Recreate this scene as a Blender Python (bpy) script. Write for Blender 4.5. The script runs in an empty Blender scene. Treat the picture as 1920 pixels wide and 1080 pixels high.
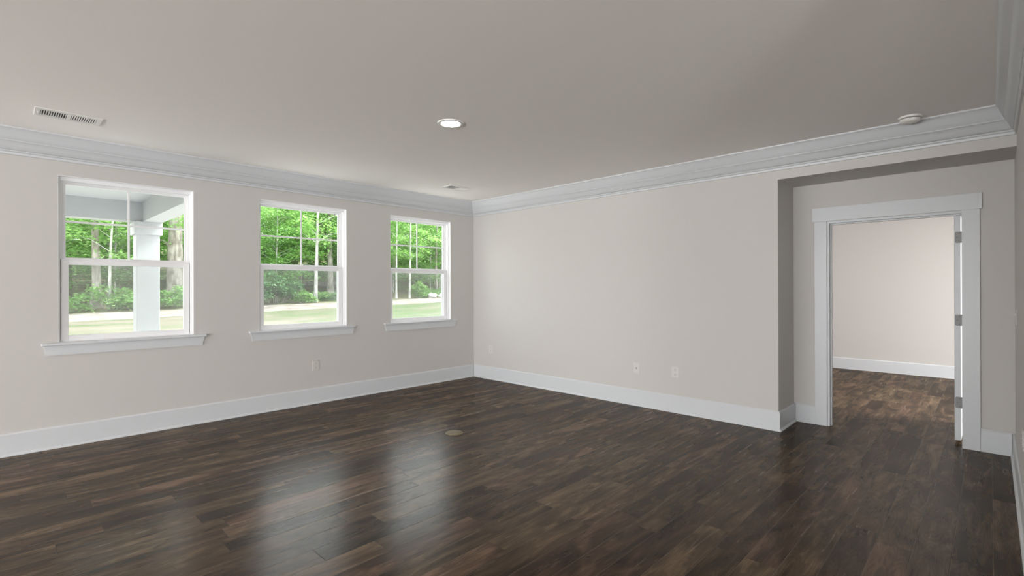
import bpy, bmesh, math, random
from mathutils import Vector, Matrix
D = bpy.data
COL = bpy.context.scene.collection
R = math.radians

# ------------------------------------------------------------------ camera, world, sun, big lights, exposure
SC = bpy.context.scene
CAM_H = 1.4
XW, YF, YB, XR = -5.966, 5.306, 5.836, 0.138      # window wall, far wall, alcove back wall, right wall
ZC = 2.743                                         # ceiling

cam_d = D.cameras.new('camera')
cam_d.sensor_width = 36.0
cam_d.lens = 36.0 * 933.11 / 1920.0
cam_d.clip_start = 0.02
cam_d.clip_end = 300
cam = D.objects.new('camera', cam_d)
COL.objects.link(cam)
_yaw, _pitch, _roll = R(43.952), R(0.0468), R(-0.1638)
_F = Vector((-math.sin(_yaw), math.cos(_yaw), 0)); _Rt = Vector((math.cos(_yaw), math.sin(_yaw), 0)); _U = Vector((0, 0, 1))
_F2 = _F * math.cos(_pitch) + _U * math.sin(_pitch); _U2 = -_F * math.sin(_pitch) + _U * math.cos(_pitch)
_R3 = _Rt * math.cos(_roll) + _U2 * math.sin(_roll); _U3 = -_Rt * math.sin(_roll) + _U2 * math.cos(_roll)
cam.matrix_world = Matrix(((_R3.x, _U3.x, -_F2.x, 0), (_R3.y, _U3.y, -_F2.y, 0), (_R3.z, _U3.z, -_F2.z, CAM_H), (0, 0, 0, 1)))
SC.camera = cam

wd = D.worlds.new('sky')
SC.world = wd
wd.use_nodes = True
_n = wd.node_tree.nodes; _l = wd.node_tree.links
_n.clear()
_tc = _n.new('ShaderNodeTexCoord'); _sx = _n.new('ShaderNodeSeparateXYZ'); _rp = _n.new('ShaderNodeValToRGB')
_bg = _n.new('ShaderNodeBackground'); _wo = _n.new('ShaderNodeOutputWorld')
_rp.color_ramp.elements[0].position = 0.0; _rp.color_ramp.elements[0].color = (1.0, 1.0, 1.0, 1)
_rp.color_ramp.elements[1].position = 0.9; _rp.color_ramp.elements[1].color = (0.88, 0.94, 1.0, 1)
_bg.inputs['Strength'].default_value = 5.5
_l.new(_tc.outputs['Generated'], _sx.inputs[0]); _l.new(_sx.outputs['Z'], _rp.inputs[0])
_l.new(_rp.outputs[0], _bg.inputs['Color']); _l.new(_bg.outputs[0], _wo.inputs['Surface'])

sun_d = D.lights.new('sun', 'SUN'); sun_d.energy = 8.0; sun_d.angle = R(6); sun_d.color = (1, .97, .9)
sun = D.objects.new('sun', sun_d); COL.objects.link(sun)
sun.rotation_euler = Vector((-0.12, -0.56, -0.80)).to_track_quat('-Z', 'Y').to_euler()   # high, shining along the house wall

def area(name, loc, direction, sx, sy, power, color=(1, 1, 1), spread=180):
    l = D.lights.new(name, 'AREA'); l.shape = 'RECTANGLE'; l.size = sx; l.size_y = sy
    l.energy = power; l.color = color; l.spread = R(spread)
    o = D.objects.new(name, l); COL.objects.link(o)
    o.location = loc; o.rotation_euler = Vector(direction).to_track_quat('-Z', 'Z').to_euler()
    return o
# fill lights added behind the camera to brighten the room, named by side;
# the last two stand for the window of the next room
area('fill_rear', (0, -8.8, .6), (-.15, 1, .13), 10, 1.0, 22, (.99, .995, .995), 60)
area('fill_rear_up', (0, -8.8, .6), (0, .6, .8), 10, 1.0, 580, (.99, .995, .995))
area('fill_side', (6.3, -4.2, .5), (-.8, .45, .55), 5.5, .9, 420, (.99, .995, .995))
area('fill_left', (-5.8, -4, 1.6), (1, .4, .1), 4.0, 1.5, 70, (.99, .995, .995))
area('fill_left_far', (-5.8, -6.8, 1.6), (1, .6, .25), 3.4, 1.5, 150, (.99, .995, .995))
area('daylight_next_room', (2.9, 7.9, 1.45), (-3.7, -.3, -1.5), 1.6, 1.1, 215, (.985, .99, 1), 120)
area('daylight_next_room_wall', (2.9, 8.5, 1.4), (-1, .1, .1), 1.6, 1.1, 60, (.99, .995, .995))

SC.view_settings.view_transform = 'Standard'
SC.view_settings.look = 'None'
SC.view_settings.gamma = 1
SC.view_settings.exposure = 0.12
SC.view_settings.use_curve_mapping = False
SC.cycles.use_denoising = True
SC.cycles.max_bounces = 12
SC.cycles.diffuse_bounces = 6
SC.cycles.transparent_max_bounces = 12
SC.cycles.caustics_reflective = False
SC.cycles.caustics_refractive = False
SC.cycles.sample_clamp_indirect = 4

# ------------------------------------------------------------------ materials
class NT:
    def __init__(s, name):
        s.m = D.materials.new(name); s.m.use_nodes = True
        s.t = s.m.node_tree; s.t.nodes.clear()
        s.out = s.t.nodes.new('ShaderNodeOutputMaterial')
    def n(s, typ, **kw):
        nd = s.t.nodes.new('ShaderNode' + typ)
        for k, v in kw.items():
            if k.startswith('i_'):
                nd.inputs[k[2:].replace('_', ' ')].default_value = v
            else:
                setattr(nd, k, v)
        return nd
    def l(s, a, b): s.t.links.new(a, b)
    def math(s, op, a, b=None):
        nd = s.t.nodes.new('ShaderNodeMath'); nd.operation = op
        for i, v in enumerate((a, b)):
            if v is None: continue
            if isinstance(v, (int, float)): nd.inputs[i].default_value = v
            else: s.l(v, nd.inputs[i])
        return nd.outputs[0]
    def ramp(s, fac, stops):
        nd = s.t.nodes.new('ShaderNodeValToRGB'); e = nd.color_ramp.elements
        while len(e) < len(stops): e.new(.5)
        for i, (p, c) in enumerate(stops):
            e[i].position = p; e[i].color = tuple(c) + (1,) if len(c) == 3 else c
        s.l(fac, nd.inputs[0]); return nd.outputs[0]
    def mix(s, fac, a, b, blend='MIX'):
        nd = s.t.nodes.new('ShaderNodeMix'); nd.data_type = 'RGBA'; nd.blend_type = blend
        for sock, v in ((nd.inputs[0], fac), (nd.inputs[6], a), (nd.inputs[7], b)):
            if isinstance(v, (int, float)): sock.default_value = v
            elif isinstance(v, tuple): sock.default_value = v + (1,) if len(v) == 3 else v
            else: s.l(v, sock)
        return nd.outputs[2]
    def bsdf(s, **kw):
        b = s.n('BsdfPrincipled')
        for k, v in kw.items(): b.inputs[k].default_value = v
        s.l(b.outputs[0], s.out.inputs[0]); return b

def paint(name, col, rough=.6, spec=.3, bump=.02, scale=260):
    k = NT(name); b = k.bsdf(**{'Base Color': col + (1,), 'Roughness': rough, 'Specular IOR Level': spec})
    tc = k.n('TexCoord'); nz = k.n('TexNoise'); nz.inputs['Scale'].default_value = scale; nz.inputs['Detail'].default_value = 3
    k.l(tc.outputs['Object'], nz.inputs['Vector'])
    bp = k.n('Bump'); bp.inputs['Strength'].default_value = bump; bp.inputs['Distance'].default_value = .002
    k.l(nz.outputs[0], bp.inputs['Height']); k.l(bp.outputs[0], b.inputs['Normal'])
    return k.m

M = {}
M['wall'] = paint('greige wall paint', (.575, .555, .533), .7, .2, .06)
M['ceiling'] = paint('ceiling paint', (.93, .90, .873), .8, .15, .08, 180)
M['trim'] = paint('white satin trim paint', (.625, .643, .662), .35, .4, .01, 60)
M['vinyl'] = paint('white window vinyl', (.87, .87, .88), .35, .4, .0)
M['plate'] = paint('almond plastic', (.635, .61, .585), .4, .4, .0)
M['register'] = paint('register enamel', (.80, .785, .76), .4, .4, .0)
M['dark'] = paint('dark cavity', (.03, .03, .03), .8, .1, .0)
M['slot'] = paint('socket slot', (.12, .11, .10), .7, .2, .0)
M['strip'] = paint('grey weatherstrip', (.06, .06, .06), .8, .1, .0)
M['porch'] = paint('white porch paint', (.49, .50, .515), .6, .3, .01)
M['roof'] = paint('roof deck', (.3, .3, .3), .9, .1, .0)

k = NT('brushed nickel'); k.bsdf(**{'Base Color': (.20, .20, .20, 1), 'Metallic': .5, 'Roughness': .5}); M['nickel'] = k.m
k = NT('lamp diffuser'); e = k.n('Emission'); e.inputs['Color'].default_value = (1, .97, .92, 1); e.inputs['Strength'].default_value = 40
k.l(e.outputs[0], k.out.inputs[0]); M['lamp'] = k.m

k = NT('antique brass'); b = k.bsdf(**{'Metallic': .35, 'Roughness': .5})
tc = k.n('TexCoord'); nz = k.n('TexNoise'); nz.inputs['Scale'].default_value = 45; k.l(tc.outputs['Object'], nz.inputs['Vector'])
k.l(k.ramp(nz.outputs[0], [(.35, (.13, .095, .045)), (.7, (.24, .185, .10))]), b.inputs['Base Color']); M['brass'] = k.m

k = NT('window glass')
lw = k.n('LayerWeight'); lw.inputs['Blend'].default_value = .5
refl = k.math('ADD', .04, k.math('MULTIPLY', k.math('POWER', lw.outputs['Facing'], 5.0), .9))
tr = k.n('BsdfTransparent'); tr.inputs[0].default_value = (.95, .97, .96, 1)
gl = k.n('BsdfGlossy'); gl.inputs['Roughness'].default_value = .0
mx = k.n('MixShader'); k.l(refl, mx.inputs[0]); k.l(tr.outputs[0], mx.inputs[1]); k.l(gl.outputs[0], mx.inputs[2])
k.l(mx.outputs[0], k.out.inputs[0]); M['glass'] = k.m

# insect screen mesh over the lower half of each window: real, slightly greying
k = NT('insect screen')
tr = k.n('BsdfTransparent'); df = k.n('BsdfDiffuse'); df.inputs[0].default_value = (.62, .63, .63, 1)
mx = k.n('MixShader'); mx.inputs[0].default_value = .20
k.l(tr.outputs[0], mx.inputs[1]); k.l(df.outputs[0], mx.inputs[2]); k.l(mx.outputs[0], k.out.inputs[0]); M['screen'] = k.m

def floor_mat():
    k = NT('dark hickory planks')
    tc = k.n('TexCoord'); sp = k.n('SeparateXYZ'); k.l(tc.outputs['Object'], sp.inputs[0])
    W, L = .1545, 1.22
    x = k.math('DIVIDE', sp.outputs[0], W); row = k.math('FLOOR', x); fx = k.math('FRACT', x)
    wn = k.n('TexWhiteNoise', noise_dimensions='1D'); k.l(row, wn.inputs['W'])
    y = k.math('ADD', k.math('DIVIDE', sp.outputs[1], L), k.math('MULTIPLY', wn.outputs['Value'], 7.31))
    col = k.math('FLOOR', y); fy = k.math('FRACT', y)
    cv = k.n('CombineXYZ'); k.l(row, cv.inputs[0]); k.l(col, cv.inputs[1])
    wp = k.n('TexWhiteNoise', noise_dimensions='3D'); k.l(cv.outputs[0], wp.inputs['Vector'])
    sc = k.n('SeparateColor'); k.l(wp.outputs['Color'], sc.inputs[0])
    # coordinates shifted at random for each plank
    off = k.n('VectorMath', operation='SCALE'); k.l(wp.outputs['Color'], off.inputs[0]); off.inputs['Scale'].default_value = 37
    ad = k.n('VectorMath', operation='ADD'); k.l(tc.outputs['Object'], ad.inputs[0]); k.l(off.outputs[0], ad.inputs[1])
    def noise(sx, sy, detail, dist=0, rough=.55):
        mp = k.n('Mapping'); mp.inputs['Scale'].default_value = (sx, sy, 1); k.l(ad.outputs[0], mp.inputs['Vector'])
        nz = k.n('TexNoise'); nz.inputs['Scale'].default_value = 1; nz.inputs['Detail'].default_value = detail
        nz.inputs['Distortion'].default_value = dist; nz.inputs['Roughness'].default_value = rough
        k.l(mp.outputs[0], nz.inputs['Vector']); return nz.outputs[0]
    blotch = noise(8, 2.0, 3, .9)
    streak = noise(26, 1.7, 4, .5)
    fine = noise(240, 7, 3, .2)
    knots = noise(15, 6.5, 2, 1.2)
    # growth-ring figure
    mp = k.n('Mapping'); mp.inputs['Scale'].default_value = (11, 1.3, 1); k.l(ad.outputs[0], mp.inputs['Vector'])
    nz = k.n('TexNoise'); nz.inputs['Scale'].default_value = 1; nz.inputs['Detail'].default_value = 1.5; k.l(mp.outputs[0], nz.inputs['Vector'])
    ring = k.math('FRACT', k.math('MULTIPLY', nz.outputs[0], 22))
    ring = k.math('ABSOLUTE', k.math('SUBTRACT', ring, .5))
    f = k.math('ADD', k.math('MULTIPLY', blotch, .70), k.math('MULTIPLY', streak, .30))
    f = k.math('ADD', f, k.math('MULTIPLY', k.math('SUBTRACT', sc.outputs[0], .5), .17))
    f = k.math('ADD', f, k.math('MULTIPLY', k.math('SUBTRACT', fine, .5), .07))
    f = k.math('ADD', f, k.math('MULTIPLY', k.math('SUBTRACT', ring, .25), .13))
    base = k.ramp(f, [(.28, (.017, .0107, .0058)), (.43, (.043, .0277, .0162)), (.56, (.086, .0575, .0350)), (.72, (.175, .121, .078))])
    olive = k.mix(sc.outputs[1], (.98, .99, .90), (1.08, .97, 1.0))
    base = k.mix(1.0, base, olive, 'MULTIPLY')
    kn = k.ramp(knots, [(.69, (0, 0, 0)), (.77, (1, 1, 1))])
    base = k.mix(k.math('MULTIPLY', kn, .75), base, (.010, .007, .005))
    # seams
    ex = k.math('MULTIPLY', k.math('MINIMUM', fx, k.math('SUBTRACT', 1, fx)), W)
    ey = k.math('MULTIPLY', k.math('MINIMUM', fy, k.math('SUBTRACT', 1, fy)), L)
    edge = k.math('MINIMUM', ex, ey)
    seam = k.n('MapRange'); k.l(edge, seam.inputs[0]); seam.inputs[1].default_value = .0006; seam.inputs[2].default_value = .0022
    seam.inputs[3].default_value = 1; seam.inputs[4].default_value = 0
    base = k.mix(k.math('MULTIPLY', seam.outputs[0], .55), base, (.012, .009, .007))
    bevel_glint = k.n('MapRange'); k.l(fx, bevel_glint.inputs[0]); bevel_glint.inputs[1].default_value = .010; bevel_glint.inputs[2].default_value = .022  # pale line painted along the long seams, as if the bevel catches light
    bevel_glint.inputs[3].default_value = .55; bevel_glint.inputs[4].default_value = 0
    base = k.mix(bevel_glint.outputs[0], base, (.20, .155, .115))
    df = k.n('BsdfDiffuse'); k.l(base, df.inputs['Color'])
    gl = k.n('BsdfGlossy'); k.l(k.math('ADD', .18, k.math('MULTIPLY', streak, .14)), gl.inputs['Roughness'])
    lw = k.n('LayerWeight'); lw.inputs['Blend'].default_value = .5
    mr = k.n('MapRange'); k.l(lw.outputs['Facing'], mr.inputs[0])
    mr.inputs[1].default_value = .48; mr.inputs[2].default_value = .69; mr.inputs[3].default_value = .03; mr.inputs[4].default_value = .135
    mx = k.n('MixShader'); k.l(mr.outputs[0], mx.inputs[0]); k.l(df.outputs[0], mx.inputs[1]); k.l(gl.outputs[0], mx.inputs[2])
    k.l(mx.outputs[0], k.out.inputs[0])
    h = k.math('ADD', k.math('MULTIPLY', seam.outputs[0], -.6), k.math('MULTIPLY', fine, .10))
    h = k.math('ADD', h, k.math('MULTIPLY', ring, .10))
    h = k.math('ADD', h, k.math('MULTIPLY', streak, .12))
    bp = k.n('Bump'); bp.inputs['Strength'].default_value = .35; bp.inputs['Distance'].default_value = .002
    k.l(h, bp.inputs['Height']); k.l(bp.outputs[0], df.inputs['Normal']); k.l(bp.outputs[0], gl.inputs['Normal'])
    return k.m
M['floor'] = floor_mat()

def leaf_mat(name, dark, mid, light, trans=.45):
    k = NT(name); g = k.n('NewGeometry')
    c = k.ramp(g.outputs['Random Per Island'], [(0, dark), (.5, mid), (1, light)])
    df = k.n('BsdfDiffuse'); tl = k.n('BsdfTranslucent'); gl = k.n('BsdfGlossy'); gl.inputs['Roughness'].default_value = .45
    k.l(c, df.inputs[0]); k.l(k.mix(.5, c, (.50, .76, .20)), tl.inputs[0])
    m1 = k.n('MixShader'); m1.inputs[0].default_value = trans; k.l(df.outputs[0], m1.inputs[1]); k.l(tl.outputs[0], m1.inputs[2])
    m2 = k.n('MixShader'); m2.inputs[0].default_value = .06; k.l(m1.outputs[0], m2.inputs[1]); k.l(gl.outputs[0], m2.inputs[2])
    k.l(m2.outputs[0], k.out.inputs[0]); return k.m
M['leaf_bright'] = leaf_mat('fresh green leaves', (.105, .26, .065), (.22, .45, .125), (.40, .61, .25))
M['leaf_mid'] = leaf_mat('mid green leaves', (.07, .185, .05), (.15, .34, .095), (.29, .49, .18))
M['leaf_blue'] = leaf_mat('cool green leaves', (.09, .22, .09), (.17, .34, .16), (.28, .46, .24), .3)

def bark(name, a, b_, sc=9):
    k = NT(name); b = k.bsdf(**{'Roughness': .9, 'Specular IOR Level': .1})
    tc = k.n('TexCoord'); mp = k.n('Mapping'); mp.inputs['Scale'].default_value = (sc, sc, sc * .35); k.l(tc.outputs['Object'], mp.inputs['Vector'])
    nz = k.n('TexNoise'); nz.inputs['Scale'].default_value = 1; nz.inputs['Detail'].default_value = 5; k.l(mp.outputs[0], nz.inputs['Vector'])
    k.l(k.ramp(nz.outputs[0], [(.35, a), (.65, b_)]), b.inputs['Base Color'])
    bp = k.n('Bump'); bp.inputs['Strength'].default_value = .6; bp.inputs['Distance'].default_value = .02; k.l(nz.outputs[0], bp.inputs['Height']); k.l(bp.outputs[0], b.inputs['Normal'])
    return k.m
M['bark'] = bark('grey bark', (.17, .15, .13), (.40, .37, .34))
M['bark_pale'] = bark('pale bark', (.30, .285, .275), (.56, .55, .54), 14)

def ground_mat(name, stops, sx, sy, detail=6, bump=.5, grad=None):
    k = NT(name); b = k.bsdf(**{'Roughness': .95, 'Specular IOR Level': .05})
    tc = k.n('TexCoord'); mp = k.n('Mapping'); mp.inputs['Scale'].default_value = (sx, sy, 1); k.l(tc.outputs['Object'], mp.inputs['Vector'])
    nz = k.n('TexNoise'); nz.inputs['Scale'].default_value = 1; nz.inputs['Detail'].default_value = detail; nz.inputs['Roughness'].default_value = .65
    k.l(mp.outputs[0], nz.inputs['Vector'])
    fac = nz.outputs[0]
    if grad:
        sp = k.n('SeparateXYZ'); k.l(tc.outputs['Object'], sp.inputs[0])
        g = k.n('MapRange'); k.l(sp.outputs[1], g.inputs[0])
        for i, v in enumerate(grad): g.inputs[i + 1].default_value = v
        fac = k.math('ADD', fac, g.outputs[0])
    k.l(k.ramp(fac, stops), b.inputs['Base Color'])
    bp = k.n('Bump'); bp.inputs['Strength'].default_value = bump; bp.inputs['Distance'].default_value = .05; k.l(nz.outputs[0], bp.inputs['Height']); k.l(bp.outputs[0], b.inputs['Normal'])
    return k.m
M['lawn'] = ground_mat('patchy new lawn', [(.36, (.225, .198, .158)), (.48, (.185, .175, .125)), (.57, (.135, .16, .09)), (.70, (.10, .148, .063))], 1.7, .45, 8, grad=(4, 11, -.06, .09))
M['straw'] = ground_mat('pale straw and dust', [(.3, (.20, .16, .135)), (.5, (.32, .285, .26)), (.7, (.40, .38, .365))], 3, 2)
M['litter'] = ground_mat('leaf litter', [(.3, (.10, .08, .06)), (.5, (.22, .19, .13)), (.62, (.20, .24, .10)), (.75, (.30, .27, .21))], 1.1, 1.1)
M['reflector'] = ground_mat('pale concrete paving', [(.3, (.66, .65, .62)), (.6, (.78, .77, .75))], 2, 2, bump=.1)  # pale colour for the added bounce slab under the windows
M['rock'] = ground_mat('white rock', [(.3, (.30, .29, .275)), (.6, (.50, .49, .47))], 4, 4)

# ------------------------------------------------------------------ mesh helpers
def obj(name, bm, mat, parent=None, smooth=False, mats=None):
    me = D.meshes.new(name)
    bmesh.ops.recalc_face_normals(bm, faces=bm.faces[:])
    bm.to_mesh(me); bm.free()
    for m in (mats or [mat]): me.materials.append(m)
    if smooth:
        me.polygons.foreach_set('use_smooth', [True] * len(me.polygons))
        me.set_sharp_from_angle(angle=R(40))
    o = D.objects.new(name, me); COL.objects.link(o)
    if parent: o.parent = parent
    return o
def tag(o, label, cat, group=None):
    o['label'] = label; o['category'] = cat
    if group: o['group'] = group
    return o
def thing(name, label, cat, loc=(0, 0, 0), rot=(0, 0, 0), group=None):
    o = D.objects.new(name, None); COL.objects.link(o); o.empty_display_size = .05
    o.location = loc; o.rotation_euler = rot
    return tag(o, label, cat, group)
def struct(o): o['kind'] = 'structure'; return o
def copy_tree(o, parent=None):
    c = o.copy(); COL.objects.link(c)
    if parent: c.parent = parent
    for ch in list(o.children): copy_tree(ch, c)
    return c
def B(bm, x0, x1, y0, y1, z0, z1, bev=0, mi=0):
    t = bmesh.new()
    bmesh.ops.create_cube(t, size=1)
    for v in t.verts:
        v.co = Vector(((x0 + x1) / 2 + v.co.x * (x1 - x0), (y0 + y1) / 2 + v.co.y * (y1 - y0), (z0 + z1) / 2 + v.co.z * (z1 - z0)))
    if bev: bmesh.ops.bevel(t, geom=t.edges[:], offset=bev, segments=2, affect='EDGES', profile=.5)
    add(bm, t, mi)
def add(bm, t, mi=0, mat=None):
    if mat is not None: t.transform(mat)
    vs = [bm.verts.new(v.co) for v in t.verts]
    t.verts.index_update()
    for f in t.faces:
        try:
            g = bm.faces.new([vs[v.index] for v in f.verts]); g.material_index = mi
        except ValueError: pass
    t.free()
def nb(): return bmesh.new()
def box_obj(name, dims, mat, parent=None, bev=0):
    bm = nb(); B(bm, *dims, bev=bev); return obj(name, bm, mat, parent)
def lathe(bm, prof, seg=32, c=(0, 0, 0)):
    rings = []
    for r, z in prof:
        if r < 1e-6: rings.append([bm.verts.new((c[0], c[1], c[2] + z))])
        else: rings.append([bm.verts.new((c[0] + r * math.cos(2 * math.pi * i / seg), c[1] + r * math.sin(2 * math.pi * i / seg), c[2] + z)) for i in range(seg)])
    for a, b in zip(rings, rings[1:]):
        for i in range(seg):
            j = (i + 1) % seg
            if len(a) == 1 and len(b) == 1: continue
            if len(a) == 1: bm.faces.new((a[0], b[i], b[j]))
            elif len(b) == 1: bm.faces.new((a[i], a[j], b[0]))
            else: bm.faces.new((a[i], a[j], b[j], b[i]))
def tube(bm, pts, rad, seg=8):
    """tapered tube through the points, radii per point"""
    pts = [Vector(p) for p in pts]; rings = []
    for i, p in enumerate(pts):
        d = (pts[min(i + 1, len(pts) - 1)] - pts[max(i - 1, 0)]).normalized()
        a = d.orthogonal().normalized() if abs(d.z) < .9 else d.cross(Vector((1, 0, 0))).normalized()
        b = d.cross(a)
        rings.append([bm.verts.new(p + rad[i] * (a * math.cos(2 * math.pi * k / seg) + b * math.sin(2 * math.pi * k / seg))) for k in range(seg)])
    # align ring start to avoid twisting
    for r0, r1 in zip(rings, rings[1:]):
        best = min(range(seg), key=lambda s: sum((r0[k].co - r1[(k + s) % seg].co).length for k in range(0, seg, 2)))
        r1[:] = r1[best:] + r1[:best]
        fl = (r0[1].co - r0[0].co).dot(r1[1].co - r1[0].co)
        if fl < 0: r1[1:] = r1[1:][::-1]
        for k in range(seg):
            bm.faces.new((r0[k], r0[(k + 1) % seg], r1[(k + 1) % seg], r1[k]))
    bm.faces.new(rings[0]); bm.faces.new(rings[-1])
def sweep(bm, path, prof, side=1, scale_d=None):
    """moulding: profile (d = distance off the wall, z) along a wall line, mitred at its corners"""
    P = [Vector((x, y)) for x, y in path]; n = len(P); rows = []
    for i in range(n):
        if i == 0: d0 = d1 = (P[1] - P[0]).normalized()
        elif i == n - 1: d0 = d1 = (P[-1] - P[-2]).normalized()
        else: d0 = (P[i] - P[i - 1]).normalized(); d1 = (P[i + 1] - P[i]).normalized()
        n0 = Vector((-d0.y, d0.x)) * side; n1 = Vector((-d1.y, d1.x)) * side
        m = n0 + n1; m = m / (m.length_squared / 2) if m.length > 1e-4 else n0
        rows.append((P[i], m))
    return sweep_rows(bm, rows, prof)
def sweep_rows(bm, rows, prof):
    R_ = [[bm.verts.new((p.x + m.x * d, p.y + m.y * d, z)) for d, z in prof] for p, m in rows]
    for a, b in zip(R_, R_[1:]):
        for k in range(len(prof)):
            j = (k + 1) % len(prof)
            bm.faces.new((a[k], a[j], b[j], b[k]))
    bm.faces.new(R_[0]); bm.faces.new(R_[-1])

# ------------------------------------------------------------------ room shell
def S(name, boxes, mat):
    bm = nb()
    for b in boxes: B(bm, *b)
    return struct(obj(name, bm, mat))
S('floor', [(XW - .16, 6.6, -9.1, 10.3, -.1, 0)], M['floor'])
S('ceiling', [(XW - .16, 6.6, -9.1, 10.3, ZC, ZC + .12)], M['ceiling'])

WIN = [(.383, 1.427), (2.066, 3.128), (3.775, 4.834)]
WZ0, WZ1 = .905, 2.42
def holed(name, x0, x1, ys, holes, mat):
    """wall along y with rectangular window holes (y0, y1, z0, z1)"""
    bm = nb()
    cuts = sorted({ys[0], ys[1]} | {h[0] for h in holes} | {h[1] for h in holes})
    for a, b in zip(cuts, cuts[1:]):
        hs = [h for h in holes if h[0] <= a + 1e-6 and h[1] >= b - 1e-6]
        if hs:
            B(bm, x0, x1, a, b, 0, hs[0][2]); B(bm, x0, x1, a, b, hs[0][3], ZC)
        else: B(bm, x0, x1, a, b, 0, ZC)
    return struct(obj(name, bm, mat))
holed('wall_left', XW - .16, XW, (-9.1, 10.3), [(a, b, WZ0, WZ1) for a, b in WIN], M['wall'])
AX = -1.503                                    # left side of the door alcove
S('wall_far', [(XW, AX, YF, YB + .13, 0, ZC), (AX, XR + .12, YF, YB, 2.455, ZC)], M['wall'])
DX0, DX1 = -1.2, -.165
S('wall_alcove', [(AX, DX0, YB, YB + .13, 0, ZC), (DX1, XR + .12, YB, YB + .13, 0, ZC), (DX0, DX1, YB, YB + .13, 2.065, ZC)], M['wall'])
S('wall_right', [(XR, XR + .12, 2.0, YB + .13, 0, ZC)], M['wall'])
S('wall_side', [(XR + .12, 6.5, 2.0, 2.12, 0, ZC)], M['wall'])
S('wall_rear', [(XW, -5.5, -9.1, -9, 0, ZC), (-.5, .4, -9.1, -9, 0, ZC), (5.3, 6.6, -9.1, -9, 0, ZC), (-5.5, -.5, -9.1, -9, 2.35, ZC), (.4, 5.3, -9.1, -9, 2.35, ZC)], M['wall'])
S('wall_east', [(6.5, 6.6, -9, -7, 0, ZC), (6.5, 6.6, -1.3, 10.3, 0, ZC), (6.5, 6.6, -7, -1.3, 2.35, ZC)], M['wall'])
S('wall_beyond', [(XW, 6.5, 10.15, 10.3, 0, ZC), (-3.1, -3.0, YB + .13, 10.15, 0, ZC), (3.0, 3.1, YB + .13, 10.15, 0, ZC), (XR + .12, 3.1, YB, YB + .13, 0, ZC)], M['wall'])
S('roof', [(XW - .5, 7, -9.5, 10.8, ZC + .14, ZC + .3)], M['roof'])

# crown moulding, three mitred runs
def crown_prof(w, c=None):
    h = .199
    pts = [(0, 0), (.10, 0), (.10, .010), (.135, .022), (.16, .04)]
    p = [(0, ZC - .0)]
    prof = [(1.0, 0), (1.0, .012), (.93, .017), (.84, .036), (.72, .066), (.61, .092), (.58, .096), (.58, .102), (.50, .108), (.40, .128), (.28, .156), (.20, .166), (.17, .166), (.17, .174), (.10, .181), (.09, .199), (0, .199)]
    return [(d * w, ZC - z) for d, z in [(0, 0)] + prof]
CW, CF, CR = .187, .20, .115
def crown(name, ends, prof_w):
    # ends: two (x, y, mx, my); offset of unit profile distance
    bm = nb(); prof = crown_prof(1.0)
    rows = []
    for x, y, mx, my in ends: rows.append((Vector((x, y)), Vector((mx, my))))
    sweep_rows(bm, rows, prof)
    return struct(obj(name, bm, M['trim'], smooth=True))
crown('trim_1', [(XW, -9, CW, 0), (XW, YF, CW, -CF)], CW)
crown('trim_2', [(XW, YF, CW, -CF), (XR, YF, -CR, -CF)], CF)
crown('trim_3', [(XR, YF, -CR, -CF), (XR, 2.0, -CR, 0)], CR)

BASE = [(0, 0), (.030, 0), (.030, .006), (.027, .014), (.021, .020), (.016, .022), (.016, .180), (.009, .192), (0, .192)]
BASE2 = [(0, 0), (.018, 0), (.018, .004), (.016, .006), (.016, .180), (.009, .192), (0, .192)]
def baseboard(name, path, prof=BASE, side=1):
    bm = nb(); sweep(bm, path, prof, side); return struct(obj(name, bm, M['trim']))
baseboard('baseboard_left', [(XW, -9), (XW, YF - .03)], side=-1)
baseboard('baseboard_far', [(XW + .016, YF), (AX, YF), (AX, YB - .018)], side=-1)
baseboard('baseboard_alcove', [(AX + .02, YB), (-1.307, YB)], BASE2, side=-1)
baseboard('baseboard_corner', [(-.07, YB), (XR - .02, YB)], BASE2, side=-1)
baseboard('baseboard_right', [(XR, YB), (XR, 2.0)], side=-1)
baseboard('baseboard_beyond', [(-3, 10.15), (3, 10.15)], BASE2, side=-1)

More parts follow.
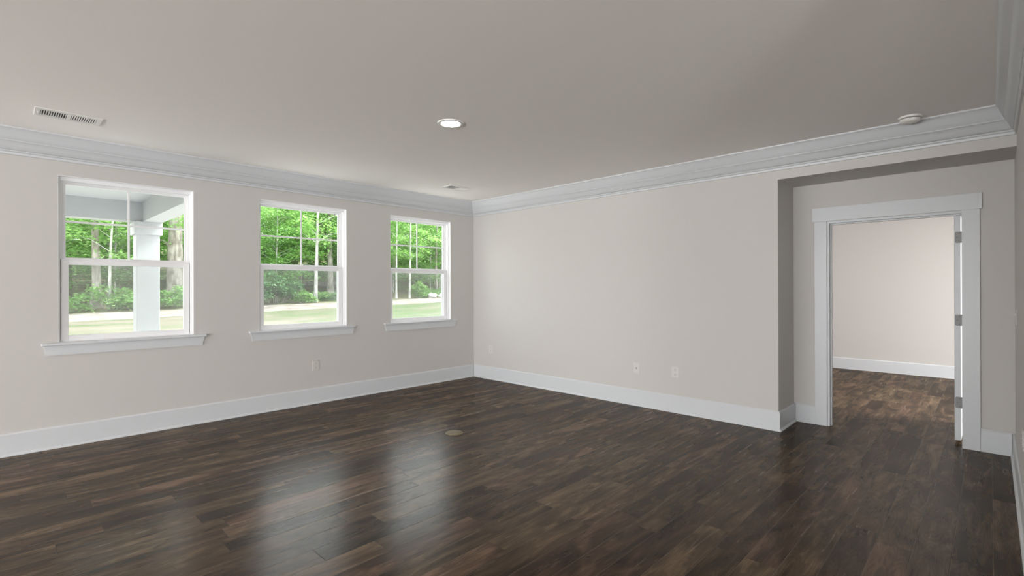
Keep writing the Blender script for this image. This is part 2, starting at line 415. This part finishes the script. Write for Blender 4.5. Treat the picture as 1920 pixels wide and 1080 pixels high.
# ------------------------------------------------------------------ windows
def ring(bm, x0, x1, y0, y1, z0, z1, w, wt=None, wb=None, bev=.003):
    """rectangular frame in the y-z plane"""
    wt = wt or w; wb = wb or w
    B(bm, x0, x1, y0, y0 + w, z0, z1, bev); B(bm, x0, x1, y1 - w, y1, z0, z1, bev)
    B(bm, x0, x1, y0 + w, y1 - w, z1 - wt, z1, bev); B(bm, x0, x1, y0 + w, y1 - w, z0, z0 + wb, bev)
def make_window(n, y0, y1):
    z0, z1 = .93, WZ1
    w = thing('window_%d' % n, '', '', (XW, (y0 + y1) / 2, z0))
    del w['label']; del w['category']; struct(w)
    h = (y1 - y0) / 2; Z = z1 - z0
    bm = nb()
    ring(bm, -.10, -.045, -h, h, -.025, Z, .019, .035, .03)            # front stop of the vinyl frame
    ring(bm, -.16, -.10, -h, h, -.025, Z, .040, .042, .045)
    ring(bm, -.112, -.098, -h + .019, h - .019, .02, Z - .035, .012, .012, .02, .002)
    obj('frame', bm, M['vinyl'], w)
    bm = nb()
    B(bm, -.045, -.0005, -h, -h + .004, 0, Z - .004, .001); B(bm, -.045, -.0005, h - .004, h, 0, Z - .004, .001); B(bm, -.045, -.0005, -h, h, Z - .004, Z, .001)
    obj('return_brightener', bm, M['vinyl'], w)  # thin white boards added to brighten the returns of the opening
    bm = nb(); ring(bm, -.136, -.114, -h + .036, h - .036, .735, Z - .036, .024, .024, .03)
    us = obj('upper_sash', bm, M['vinyl'], w)
    yl, yr, zb, zt = -h + .060, h - .060, .755, Z - .058
    bm = nb(); B(bm, -.130, -.120, -.009, .009, zb, zt, .002); B(bm, -.1293, -.1207, yl, yr, (zb + zt) / 2 - .009, (zb + zt) / 2 + .009, .002)
    obj('muntin', bm, M['vinyl'], us)
    box_obj('pane', (-.1262, -.1232, yl - .004, yr + .004, zb - .02, zt + .004), M['glass'], us)
    bm = nb(); ring(bm, -.098, -.068, -h + .024, h - .024, .004, .752, .052, .056, .050)
    B(bm, -.098, -.064, -h + .03, h - .03, .738, .752, .003)
    ls = obj('lower_sash', bm, M['vinyl'], w)
    bm = nb(); B(bm, -.070, -.056, -.03, .03, .744, .757, .003); B(bm, -.066, -.05, -.012, .02, .757, .764, .002)
    obj('sash_lock', bm, M['vinyl'], ls)
    box_obj('pane', (-.0865, -.0835, -h + .072, h - .072, .05, .70), M['glass'], ls)
    bm = nb()
    for s in (-1, 1):
        a, b = sorted((s * (h - .019), s * (h - .0245))); B(bm, -.09, -.08, a, b, .02, .742)
    obj('weatherstrip', bm, M['strip'], w)
    bm = nb(); ring(bm, -.158, -.150, -h + .040, h - .040, .02, .745, .018)
    obj('screen_frame', bm, M['vinyl'], w)
    box_obj('insect_screen', (-.1545, -.1535, -h + .058, h - .058, .038, .727), M['screen'], w)
    # stool: inner shelf plus nosing with horns
    bm = nb(); B(bm, -.062, .002, -h + .001, h - .001, -.024, 0); B(bm, 0, .046, -h - .112, h + .112, -.024, 0, .007)
    obj('stool', bm, M['trim'], w)
    # apron with back-cut ends
    bm = nb(); t, b_ = h + .094, h + .074
    v = [bm.verts.new(c) for c in ((0, -t, -.024), (0, t, -.024), (0, b_, -.110), (0, -b_, -.110), (.018, -t, -.024), (.018, t, -.024), (.018, b_, -.110), (.018, -b_, -.110))]
    for f in ((0, 1, 2, 3), (4, 5, 6, 7), (0, 1, 5, 4), (1, 2, 6, 5), (2, 3, 7, 6), (3, 0, 4, 7)): bm.faces.new([v[i] for i in f])
    obj('apron', bm, M['trim'], w)
for i, (a, b) in enumerate(WIN): make_window(i + 1, a, b)

# ------------------------------------------------------------------ door to the next room
dr = thing('door_1', '', '', (-.69, YB, 0)); del dr['label']; del dr['category']; struct(dr)
ox = -.69
bm = nb()
B(bm, -1.307 - ox, -1.199 - ox, -.018, 0, 0, 2.068, .002); B(bm, -.187 - ox, -.071 - ox, -.018, 0, 0, 2.068, .002)
B(bm, -1.327 - ox, -.058 - ox, -.024, 0, 2.068, 2.207, .002)
obj('casing', bm, M['trim'], dr)
bm = nb()
B(bm, -1.2 - ox, -1.18 - ox, 0, .13, 0, 2.065); B(bm, -.187 - ox, -.165 - ox, 0, .13, 0, 2.065); B(bm, -1.18 - ox, -.187 - ox, 0, .13, 2.045, 2.065)
B(bm, -1.18 - ox, -1.168 - ox, .04, .085, 0, 2.045, .002); B(bm, -1.18 - ox, -.187 - ox, .04, .085, 2.033, 2.045, .002)
obj('jamb', bm, M['trim'], dr)
bm = nb()
B(bm, -1.307 - ox, -1.199 - ox, .13, .148, 0, 2.068, .002); B(bm, -.15 - ox, -.04 - ox, .13, .148, 0, 2.068, .002); B(bm, -1.327 - ox, -.02 - ox, .13, .152, 2.068, 2.207, .002)
obj('back_casing', bm, M['trim'], dr)
bm = nb(); B(bm, -.243 - ox, -.199 - ox, .132, 1.05, .030, 2.040, .003)
lf = obj('door_leaf', bm, M['trim'], dr)
def hinge(z):
    bm = nb(); t = nb(); pts = []
    for cx, cz, a0 in ((.012, .05 - .012, 90), (.012, -.05 + .012, 180)):
        for a in range(0, 91, 15):
            pts.append((cx + .012 * math.cos(R(a0 + a)), cz + .012 * math.sin(R(a0 + a))))
    pts += [(.050, -.05), (.050, .05)]
    a = [t.verts.new((x, 0, zz)) for x, zz in pts]; b = [t.verts.new((x, -.003, zz)) for x, zz in pts]
    t.faces.new(a); t.faces.new(b)
    for i in range(len(a)): t.faces.new((a[i], a[(i + 1) % len(a)], b[(i + 1) % len(a)], b[i]))
    add(bm, t, 0, Matrix.Translation((-.238 - ox, .132, z)))
    h = obj('hinge', bm, M['nickel'], lf)
    bm = nb()
    for sx, sz in ((.030, .035), (.016, 0), (.030, -.035)):
        t = nb(); lathe(t, [(0, .0012), (.004, .0008), (.0045, 0)], 12)
        add(bm, t, 0, Matrix.Translation((-.238 - ox + sx, .129, z + sz)) @ Matrix.Rotation(R(90), 4, 'X'))
    obj('screw', bm, M['slot'], h)
for z in (1.845, 1.105, .37): hinge(z)
bm = nb(); t = nb(); lathe(t, [(.027, 0), (.027, .006), (.011, .012), (.010, .035), (.024, .045), (.027, .058), (.020, .068), (0, .070)], 24)
add(bm, t, 0, Matrix.Translation((-.199 - ox, .98, .95)) @ Matrix.Rotation(R(90), 4, 'Y'))
obj('door_knob', bm, M['nickel'], lf, True)

# ------------------------------------------------------------------ ceiling: downlight, registers, smoke alarm
def downlight(label, x, y, group=None):
    t = thing('recessed_ceiling_light', label, 'ceiling light', (x, y, ZC), group=group)
    bm = nb(); lathe(bm, [(.076, -.003), (.080, -.008), (.098, -.009), (.106, -.006), (.108, 0), (.076, 0)], 48); bm.faces.ensure_lookup_table()
    obj('trim_ring', bm, M['register'], t, True)
    bm = nb(); lathe(bm, [(0, -.0065), (.05, -.0065), (.0762, -.0035)], 48); obj('diffuser', bm, M['lamp'], t, True)
    return t
downlight('round lit recessed downlight in the middle of the ceiling', -3.16, 2.566)
# a second one in the open space to the right, seen as a reflection in the first window
downlight('round lit recessed downlight over the open space beyond the right wall', 5.3, 1.5)

def register(label, x, y):
    t = thing('ceiling_vent', label, 'vent', (x, y, ZC))
    hx, hy, sx, sy = .115, .195, .070, .162
    bm = nb()
    B(bm, -hx, -sx, -hy, hy, -.007, 0, .003); B(bm, sx, hx, -hy, hy, -.007, 0, .003)
    B(bm, -sx, sx, -hy, -sy, -.007, 0, .003); B(bm, -sx, sx, sy, hy, -.007, 0, .003); B(bm, -sx, sx, -.012, .012, -.007, 0, .002)
    obj('face_frame', bm, M['register'], t)
    box_obj('duct_opening', (-sx, sx, -sy, sy, -.0012, -.0002), M['dark'], t)
    for g, s in ((-1, 1), (1, -1)):
        for i in range(11):
            bm = nb(); q = nb(); B(q, -sx, sx, -.0042, .0042, -.0006, .0006)
            yy = g * .087 + (i - 5) * .0136
            add(bm, q, 0, Matrix.Translation((0, yy, -.0045)) @ Matrix.Rotation(R(30 * s), 4, 'X'))
            obj('louver', bm, M['register'], t)
    bm = nb(); B(bm, -.012, .012, -.178, -.174, -.016, -.006, .001); obj('damper_lever', bm, M['register'], t)
    return t
register('white slotted ceiling register above the porch-side window', -5.145, .395)
register('white slotted ceiling register near the far corner of the room', -5.13, 4.275)

t = thing('smoke_detector', 'round white smoke alarm on the ceiling beside the crown moulding above the doorway', 'smoke detector', (-.46, 5.0, ZC))
bm = nb(); lathe(bm, [(0, 0), (.074, 0), (.074, -.012), (.068, -.016), (0, -.016)], 40); obj('base', bm, M['register'], t, True)
bm = nb(); lathe(bm, [(.058, -.016), (.058, -.022), (0, -.022)], 40); obj('sensor_slot', bm, M['slot'], t, True)
bm = nb(); lathe(bm, [(.064, -.0215), (.066, -.026), (.062, -.038), (.050, -.047), (.02, -.050), (0, -.050)], 40); obj('cover', bm, M['register'], t, True)
bm = nb(); lathe(bm, [(0, -.053), (.010, -.052), (.011, -.048)], 16, (.02, .01, 0)); obj('test_button', bm, M['plate'], t, True)

# ------------------------------------------------------------------ wall plates
def plate(label, cat, loc, rz, kind):
    """plate built facing +x; rz turns it to its wall"""
    t = thing({'outlet': 'wall_outlet', 'coax': 'cable_jack', 'switch': 'light_switch'}[kind], label, cat, loc, (0, 0, R(rz)))
    bm = nb(); B(bm, 0, .006, -.044, .044, -.062, .062, .003); pl = obj('cover_plate', bm, M['plate'], t)
    if kind == 'outlet':
        for dz in (.026, -.026):
            bm = nb(); q = nb(); lathe(q, [(.0175, 0), (.0175, .0025), (0, .003)], 20)
            add(bm, q, 0, Matrix.Translation((.006, 0, dz)) @ Matrix.Rotation(R(90), 4, 'Y')); rc = obj('receptacle', bm, M['plate'], t)
            bm = nb(); B(bm, .0085, .0095, -.0085, -.006, dz - .001, dz + .009); B(bm, .0085, .0095, .006, .0085, dz - .001, dz + .008)
            q = nb(); lathe(q, [(.0032, 0), (.0032, .0008), (0, .0008)], 12); add(bm, q, 0, Matrix.Translation((.0087, 0, dz - .009)) @ Matrix.Rotation(R(90), 4, 'Y'))
            obj('slots', bm, M['slot'], rc)
    elif kind == 'coax':
        bm = nb(); q = nb(); lathe(q, [(.0075, 0), (.0075, .003), (.005, .003), (.005, .010), (.002, .010), (.002, .004), (0, .004)], 20)
        add(bm, q, 0, Matrix.Translation((.006, 0, 0)) @ Matrix.Rotation(R(90), 4, 'Y')); obj('jack', bm, M['nickel'], t)
    else:
        bm = nb(); q = nb(); B(q, 0, .016, -.005, .005, -.008, .008, .002)
        add(bm, q, 0, Matrix.Translation((.005, 0, .012)) @ Matrix.Rotation(R(-25), 4, 'Y')); obj('toggle', bm, M['plate'], t)
    return t
plate('beige duplex outlet low on the window wall below the middle window', 'outlet', (XW, 2.717, .462), 0, 'outlet')
plate('beige duplex outlet low on the far wall nearest the room corner', 'outlet', (-5.562, YF, .464), -90, 'outlet')
plate('beige cable jack plate low on the far wall with one round socket', 'cable jack', (-3.053, YF, .447), -90, 'coax')
plate('beige duplex outlet low on the far wall right of the cable jack', 'outlet', (-2.566, YF, .452), -90, 'outlet')
plate('beige toggle light switch on the right wall beside the doorway', 'light switch', (XR, 5.45, 1.172), 180, 'switch')
plate('beige duplex outlet low on the right wall at the photo edge', 'outlet', (XR, 4.35, .465), 180, 'outlet')

t = thing('floor_outlet', 'round brass floor outlet cover set in the dark plank floor', 'floor outlet', (-3.755, 3.082, 0), (0, 0, R(20)))
bm = nb(); lathe(bm, [(.086, 0), (.086, .003), (.081, .0065), (.072, .0065), (.070, .005)], 48); obj('flange', bm, M['brass'], t, True)
bm = nb(); lathe(bm, [(.070, .001), (.070, .0055), (.066, .0068), (0, .0068)], 48); lid = obj('lid', bm, M['brass'], t, True)
bm = nb(); B(bm, -.018, .018, -.002, .002, .0066, .0074); obj('screw_slot', bm, M['slot'], lid)

# ------------------------------------------------------------------ porch
S('porch_slab', [(-9.4, XW - .16, -5, 1.85, -.35, -.05)], M['porch'])
S('porch_ceiling', [(-9.28, XW - .16, -5, 1.74, 2.686, 2.76)], M['porch'])
S('porch_beam', [(-9.27, -9.03, -5, 1.74, 2.40, 2.76), (-9.03, XW - .16, 1.507, 1.74, 2.40, 2.76)], M['porch'])
t = thing('porch_column', 'square white porch column seen through the left window', 'column', (-9.15, 1.573, -.05))
bm = nb(); B(bm, -.141, .141, -.141, .141, 0, 2.33, .006); obj('shaft', bm, M['porch'], t)
bm = nb(); B(bm, -.165, .165, -.172, .172, 2.26, 2.45, .006); obj('capital', bm, M['porch'], t)
bm = nb(); B(bm, -.165, .165, -.172, .172, 0, .19, .006); obj('plinth', bm, M['porch'], t)

# ------------------------------------------------------------------ ground outside
rnd = random.Random(4)
def gz(x, y):
    """ground height: the lawn rises from the house to a pale bank, then the woods climb"""
    if x > -6.2: return -.22
    e = .44 + .02 * y
    if x > -19.2:
        f = (-6.2 - x) / 13.0; return -.22 + (e + .22) * f
    if x > -20.5:
        f = (-19.2 - x) / 1.3; return e + .17 * (1 - .012 * max(y, 0)) * f
    b = e + .17; d = -20.5 - x
    return b + .05 * min(d, 2) + (.125 * (d - 2) if d > 2 else 0) + .10 * math.sin(x * .9 + y * .7) * min(1, d / 3)
def ground(name, xs, ys, mat):
    bm = nb(); g = [[bm.verts.new((x, y, gz(x, y))) for y in ys] for x in xs]
    for i in range(len(xs) - 1):
        for j in range(len(ys) - 1):
            bm.faces.new((g[i][j], g[i + 1][j], g[i + 1][j + 1], g[i][j + 1]))
    o = obj(name, bm, mat, smooth=True); return struct(o)
ys = [-30 + i * 1.0 for i in range(91)]
ground('lawn', [-6.1 - i * 1.31 for i in range(11)], ys, M['lawn'])
S('bounce_slab', [(-11.2, -6.13, 1.86, 12, -.4, -.06)], M['reflector'])  # unseen pale slab, added to bounce daylight up to the ceiling
ground('straw_bank', [-19.2, -19.5, -19.85, -20.2, -20.5], ys, M['straw'])
ground('forest_floor', [-20.5 - i * .9 for i in range(60)], ys, M['litter'])

# ------------------------------------------------------------------ trees and shrubs
def leaf(bm, c, nrm, d, ln, wd):
    d = (d - nrm * d.dot(nrm)).normalized(); s = nrm.cross(d)
    a = bm.verts.new(c - d * ln * .5); b = bm.verts.new(c + s * wd * .5 + d * ln * .02 - nrm * ln * .05)
    t = bm.verts.new(c + d * ln * .5 - nrm * ln * .12); e = bm.verts.new(c - s * wd * .5 + d * ln * .02 - nrm * ln * .05)
    bm.faces.new((a, b, t, e))
def spray(bm, rg, c, L, W, T, n, sz):
    """a drooping, nearly flat pad of leaves"""
    az = rg.uniform(0, 2 * math.pi); dx = Vector((math.cos(az), math.sin(az), 0)); dy = Vector((-dx.y, dx.x, 0))
    tilt = rg.uniform(-.35, .15)
    for _ in range(n):
        u = rg.gauss(0, .42); v = rg.gauss(0, .42)
        p = c + dx * u * L + dy * v * W + Vector((0, 0, rg.gauss(0, .5) * T + u * L * tilt - (u * u + v * v) * .12))
        nr = Vector((rg.gauss(0, .38), rg.gauss(0, .38), 1)).normalized()
        d = dx * (u + rg.gauss(0, .5)) + dy * (v + rg.gauss(0, .5))
        if d.length < .01: d = dx
        s = sz * rg.uniform(.7, 1.3)
        leaf(bm, p, nr, d, s, s * .58)
def make_tree(seed, H, r0, spread, z_low, n_spray, leaves, sz, leafm, barkm, name, lean=0.0):
    rg = random.Random(seed)
    root = D.objects.new(name, None); COL.objects.link(root)
    pts = []; rad = []
    ang = rg.uniform(0, 6.28)
    for i in range(9):
        f = i / 8
        w = .06 * H * .25 * math.sin(f * 5 + seed)
        pts.append((math.cos(ang) * w * f + lean * H * f, math.sin(ang) * w * f, -.25 + (H + .25) * f))
        rad.append(r0 * (1.45 if i == 0 else 1.0) * (1 - .78 * f))
    bm = nb(); tube(bm, pts, rad, 10)
    fb = nb()
    ctr = []
    for k in range(n_spray):
        z = z_low + (H * 1.04 - z_low) * (rg.random() ** .85)
        f = z / H
        env = spread * (.45 + .75 * math.sin(min(1, max(0, (z - z_low) / (H * 1.1 - z_low))) * math.pi) ** .7)
        a = rg.uniform(0, 2 * math.pi); rr = env * math.sqrt(rg.uniform(.08, 1))
        q = min(f, 1) * 8; i = min(int(q), 7); b0 = Vector(pts[i]).lerp(Vector(pts[i + 1]), q - i)
        c = Vector((b0.x + math.cos(a) * rr, b0.y + math.sin(a) * rr, z))
        ctr.append((c, b0))
        spray(fb, rg, c, rg.uniform(.55, 1.0), rg.uniform(.35, .6), .16, leaves, sz)
    for c, b0 in ctr[::3]:
        st = b0 - Vector((0, 0, (c - b0).length * .35)); st.z = max(st.z, .6)
        md = st.lerp(c, .5) + Vector((0, 0, .12))
        tube(bm, [st, md, c], [r0 * .22, r0 * .13, r0 * .05], 5)
    tr = obj('trunk', bm, barkm, root, True); fo = obj('foliage', fb, leafm, root)
    return root

kinds = [make_tree(11, 6.2, .10, 2.2, 1.15, 120, 95, .14, M['leaf_bright'], M['bark'], 'woodland_tree'),
         make_tree(23, 5.4, .07, 1.9, 1.0, 105, 95, .13, M['leaf_mid'], M['bark'], 'woodland_tree'),
         make_tree(37, 6.8, .13, 2.5, 1.7, 120, 95, .15, M['leaf_bright'], M['bark'], 'woodland_tree'),
         make_tree(51, 4.4, .045, 1.6, .8, 80, 95, .12, M['leaf_bright'], M['bark_pale'], 'woodland_tree')]
used = [False] * len(kinds)
def place(kind, x, y, label, group=None, s=1.0, rz=None, dz=0):
    o = kinds[kind] if not used[kind] else copy_tree(kinds[kind]); used[kind] = True
    o.location = (x, y, gz(x, y) + dz); o.scale = (s, s, s * rnd.uniform(.92, 1.05)); o.rotation_euler = (0, 0, rnd.uniform(0, 6.28) if rz is None else rz)
    tag(o, label, 'tree', group); return o
GEN = 'leafy green tree among the dense woods behind the lawn'
GRP = 'woodland trees behind the lawn'
for X, step, ks, sc_ in ((-23.4, 2.3, (3, 1, 3), .92), (-26.0, 2.4, (1, 0, 3), .92), (-29.5, 2.7, (0, 2, 1), .92), (-34, 3.0, (2, 0, 1), .96), (-40, 3.5, (2, 0), 1.05), (-48, 4.2, (2, 0), 1.15)):
    y = .02 * -X - 1.5
    while y < .93 * -X + 2:
        yy = y + rnd.uniform(-.6, .6); xx = X + rnd.uniform(-.9, .9)
        place(rnd.choice(ks), xx, yy, GEN, GRP, sc_ * rnd.uniform(.9, 1.12))
        y += step
def special(seed, x, y, H, r0, spread, z_low, ns, leafm, barkm, label, lean=0.0, rz=0, sz=.13, cat='tree', name='woodland_tree'):
    t = make_tree(seed, H, r0, spread, z_low, ns, 90, sz, leafm, barkm, name, lean)
    t.location = (x, y, gz(x, y)); t.rotation_euler = (0, 0, rz); return tag(t, label, cat)
special(71, -22.0, 2.38, 6.3, .15, 1.7, 2.3, 40, M['leaf_bright'], M['bark'], 'straight grey trunked tree left of the porch column')
special(72, -21.3, 2.62, 4.6, .055, 1.2, 1.6, 26, M['leaf_bright'], M['bark_pale'], 'thin crooked pale sapling beside the straight grey trunk', .04, 1.2)
special(73, -22.3, 4.75, 7.0, .33, 2.2, 2.2, 50, M['leaf_bright'], M['bark'], 'thick grey trunked tree just right of the porch column')
special(74, -21.0, 9.56, 6.2, .085, 1.5, 2.6, 34, M['leaf_bright'], M['bark_pale'], 'slender white trunked tree in the middle window', .03, .6)
special(75, -23.2, 11.3, 6.6, .17, 1.9, 2.1, 46, M['leaf_bright'], M['bark'], 'flared grey trunked tree at the right of the middle window')
special(76, -23.6, 10.75, 5.6, .10, 1.6, 2.0, 36, M['leaf_mid'], M['bark'], 'leaning grey trunk behind the slender white tree', .12, 2.2)
special(77, -21.2, 13.75, 5.6, .055, 1.3, 1.9, 30, M['leaf_bright'], M['bark_pale'], 'leftmost thin pale trunk in the far right window')
special(78, -21.1, 14.45, 5.8, .06, 1.4, 1.9, 32, M['leaf_bright'], M['bark_pale'], 'second thin pale trunk in the far right window', .02, .5)
special(79, -22.2, 17.0, 6.0, .08, 1.6, 1.8, 36, M['leaf_bright'], M['bark'], 'upright grey trunk behind the white rocks', 0, 0)
special(80, -22.5, 17.25, 5.2, .07, 1.5, 1.7, 30, M['leaf_mid'], M['bark'], 'slanting grey trunk behind the white rocks', .28, 1.9)

def shrub(seed, x, y, w, h, n, leaves, leafm, label, sz=.10):
    rg = random.Random(seed)
    t = thing('shrub', label, 'shrub', (x, y, gz(x, y)))
    fb = nb(); sb = nb()
    for _ in range(n):
        a = rg.uniform(0, 6.28); r = math.sqrt(rg.random()) * w
        c = Vector((math.cos(a) * r * .6, math.sin(a) * r, h * (.25 + .75 * rg.random() * (1 - .5 * (r / w) ** 2))))
        spray(fb, rg, c, .30, .24, .10, leaves, sz)
        if rg.random() < .4: tube(sb, [(c.x * .25, c.y * .35, -.08), (c.x * .6, c.y * .7, c.z * .5), c], [.012, .009, .005], 5)
    tube(sb, [(0, 0, -.1), (.02, .03, h * .5), (.05, .02, h * .85)], [.018, .012, .006], 5)
    obj('stems', sb, M['bark'], t, True); obj('foliage', fb, leafm, t)
    return t
for i, (x, y, w, h, lb) in enumerate((
        (-21.0, 1.35, .75, .65, 'low bright shrub at the lower left corner of the left window'),
        (-21.2, 2.55, .85, .85, 'bright green shrub below the straight grey trunk'),
        (-20.9, 3.45, .75, .62, 'bright green shrub touching the left edge of the porch column'),
        (-21.1, 4.75, .80, .80, 'bright green shrub below the thick grey trunk'),
        (-21.3, 5.9, .80, .75, 'green shrub on the bank between the left and middle windows'),
        (-21.0, 9.05, .45, .50, 'small green shrub in front of the slender white tree'),
        (-21.6, 10.2, .60, .42, 'low green undergrowth right of the slender white tree'),
        (-21.2, 11.0, .45, .50, 'small yellow green shrub at the right of the middle window'),
        (-21.0, 14.95, .40, .85, 'upright yellow green sapling in the far right window'),
        (-21.6, 16.1, .75, .45, 'low bright shrub behind the white rocks'),
        (-21.9, 17.2, .80, .50, 'green shrub at the right edge of the far right window'))):
    shrub(200 + i, x, y, w, h, 26, 60, M['leaf_bright'], lb)
shrub(240, -21.4, 8.05, 1.0, 1.35, 60, 80, M['leaf_blue'], 'large cool green shrub at the left of the middle window', .12)

# a fallen trunk and two white rocks
t = thing('fallen_log', 'grey fallen trunk lying across the woods in the middle window', 'log', (-27.0, 12.2, gz(-27, 12.2) + .12))
bm = nb(); tube(bm, [(.2, -2.2, .1), (.05, -1, .06), (0, 0, .05), (-.1, 1.4, 0), (-.15, 2.6, .05)], [.10, .13, .14, .16, .17], 12); obj('trunk', bm, M['bark'], t, True)
bm = nb(); tube(bm, [(0, -.6, .1), (.1, -.5, .5), (.05, -.2, .85)], [.05, .035, .015], 7); obj('branch', bm, M['bark'], t, True)
def rock(seed, x, y, r, label):
    rg = random.Random(seed); bm = nb(); bmesh.ops.create_icosphere(bm, subdivisions=3, radius=r)
    ph = [rg.uniform(0, 6) for _ in range(6)]
    for v in bm.verts:
        n = v.co.normalized()
        k_ = 1 + .16 * math.sin(n.x * 4 + ph[0]) * math.sin(n.y * 4 + ph[1]) + .10 * math.sin(n.z * 7 + ph[2] + n.x * 5)
        v.co = Vector((n.x * r * k_ * .9, n.y * r * k_ * 1.15, n.z * r * k_ * .8))
    o = obj('rock', bm, M['rock'], smooth=True); o.location = (x, y, gz(x, y) + r * .45); tag(o, label, 'rock')
rock(1, -20.75, 15.62, .21, 'larger white rock on the bank in the far right window')
rock(2, -20.8, 16.2, .15, 'smaller white rock right of the larger white rock')
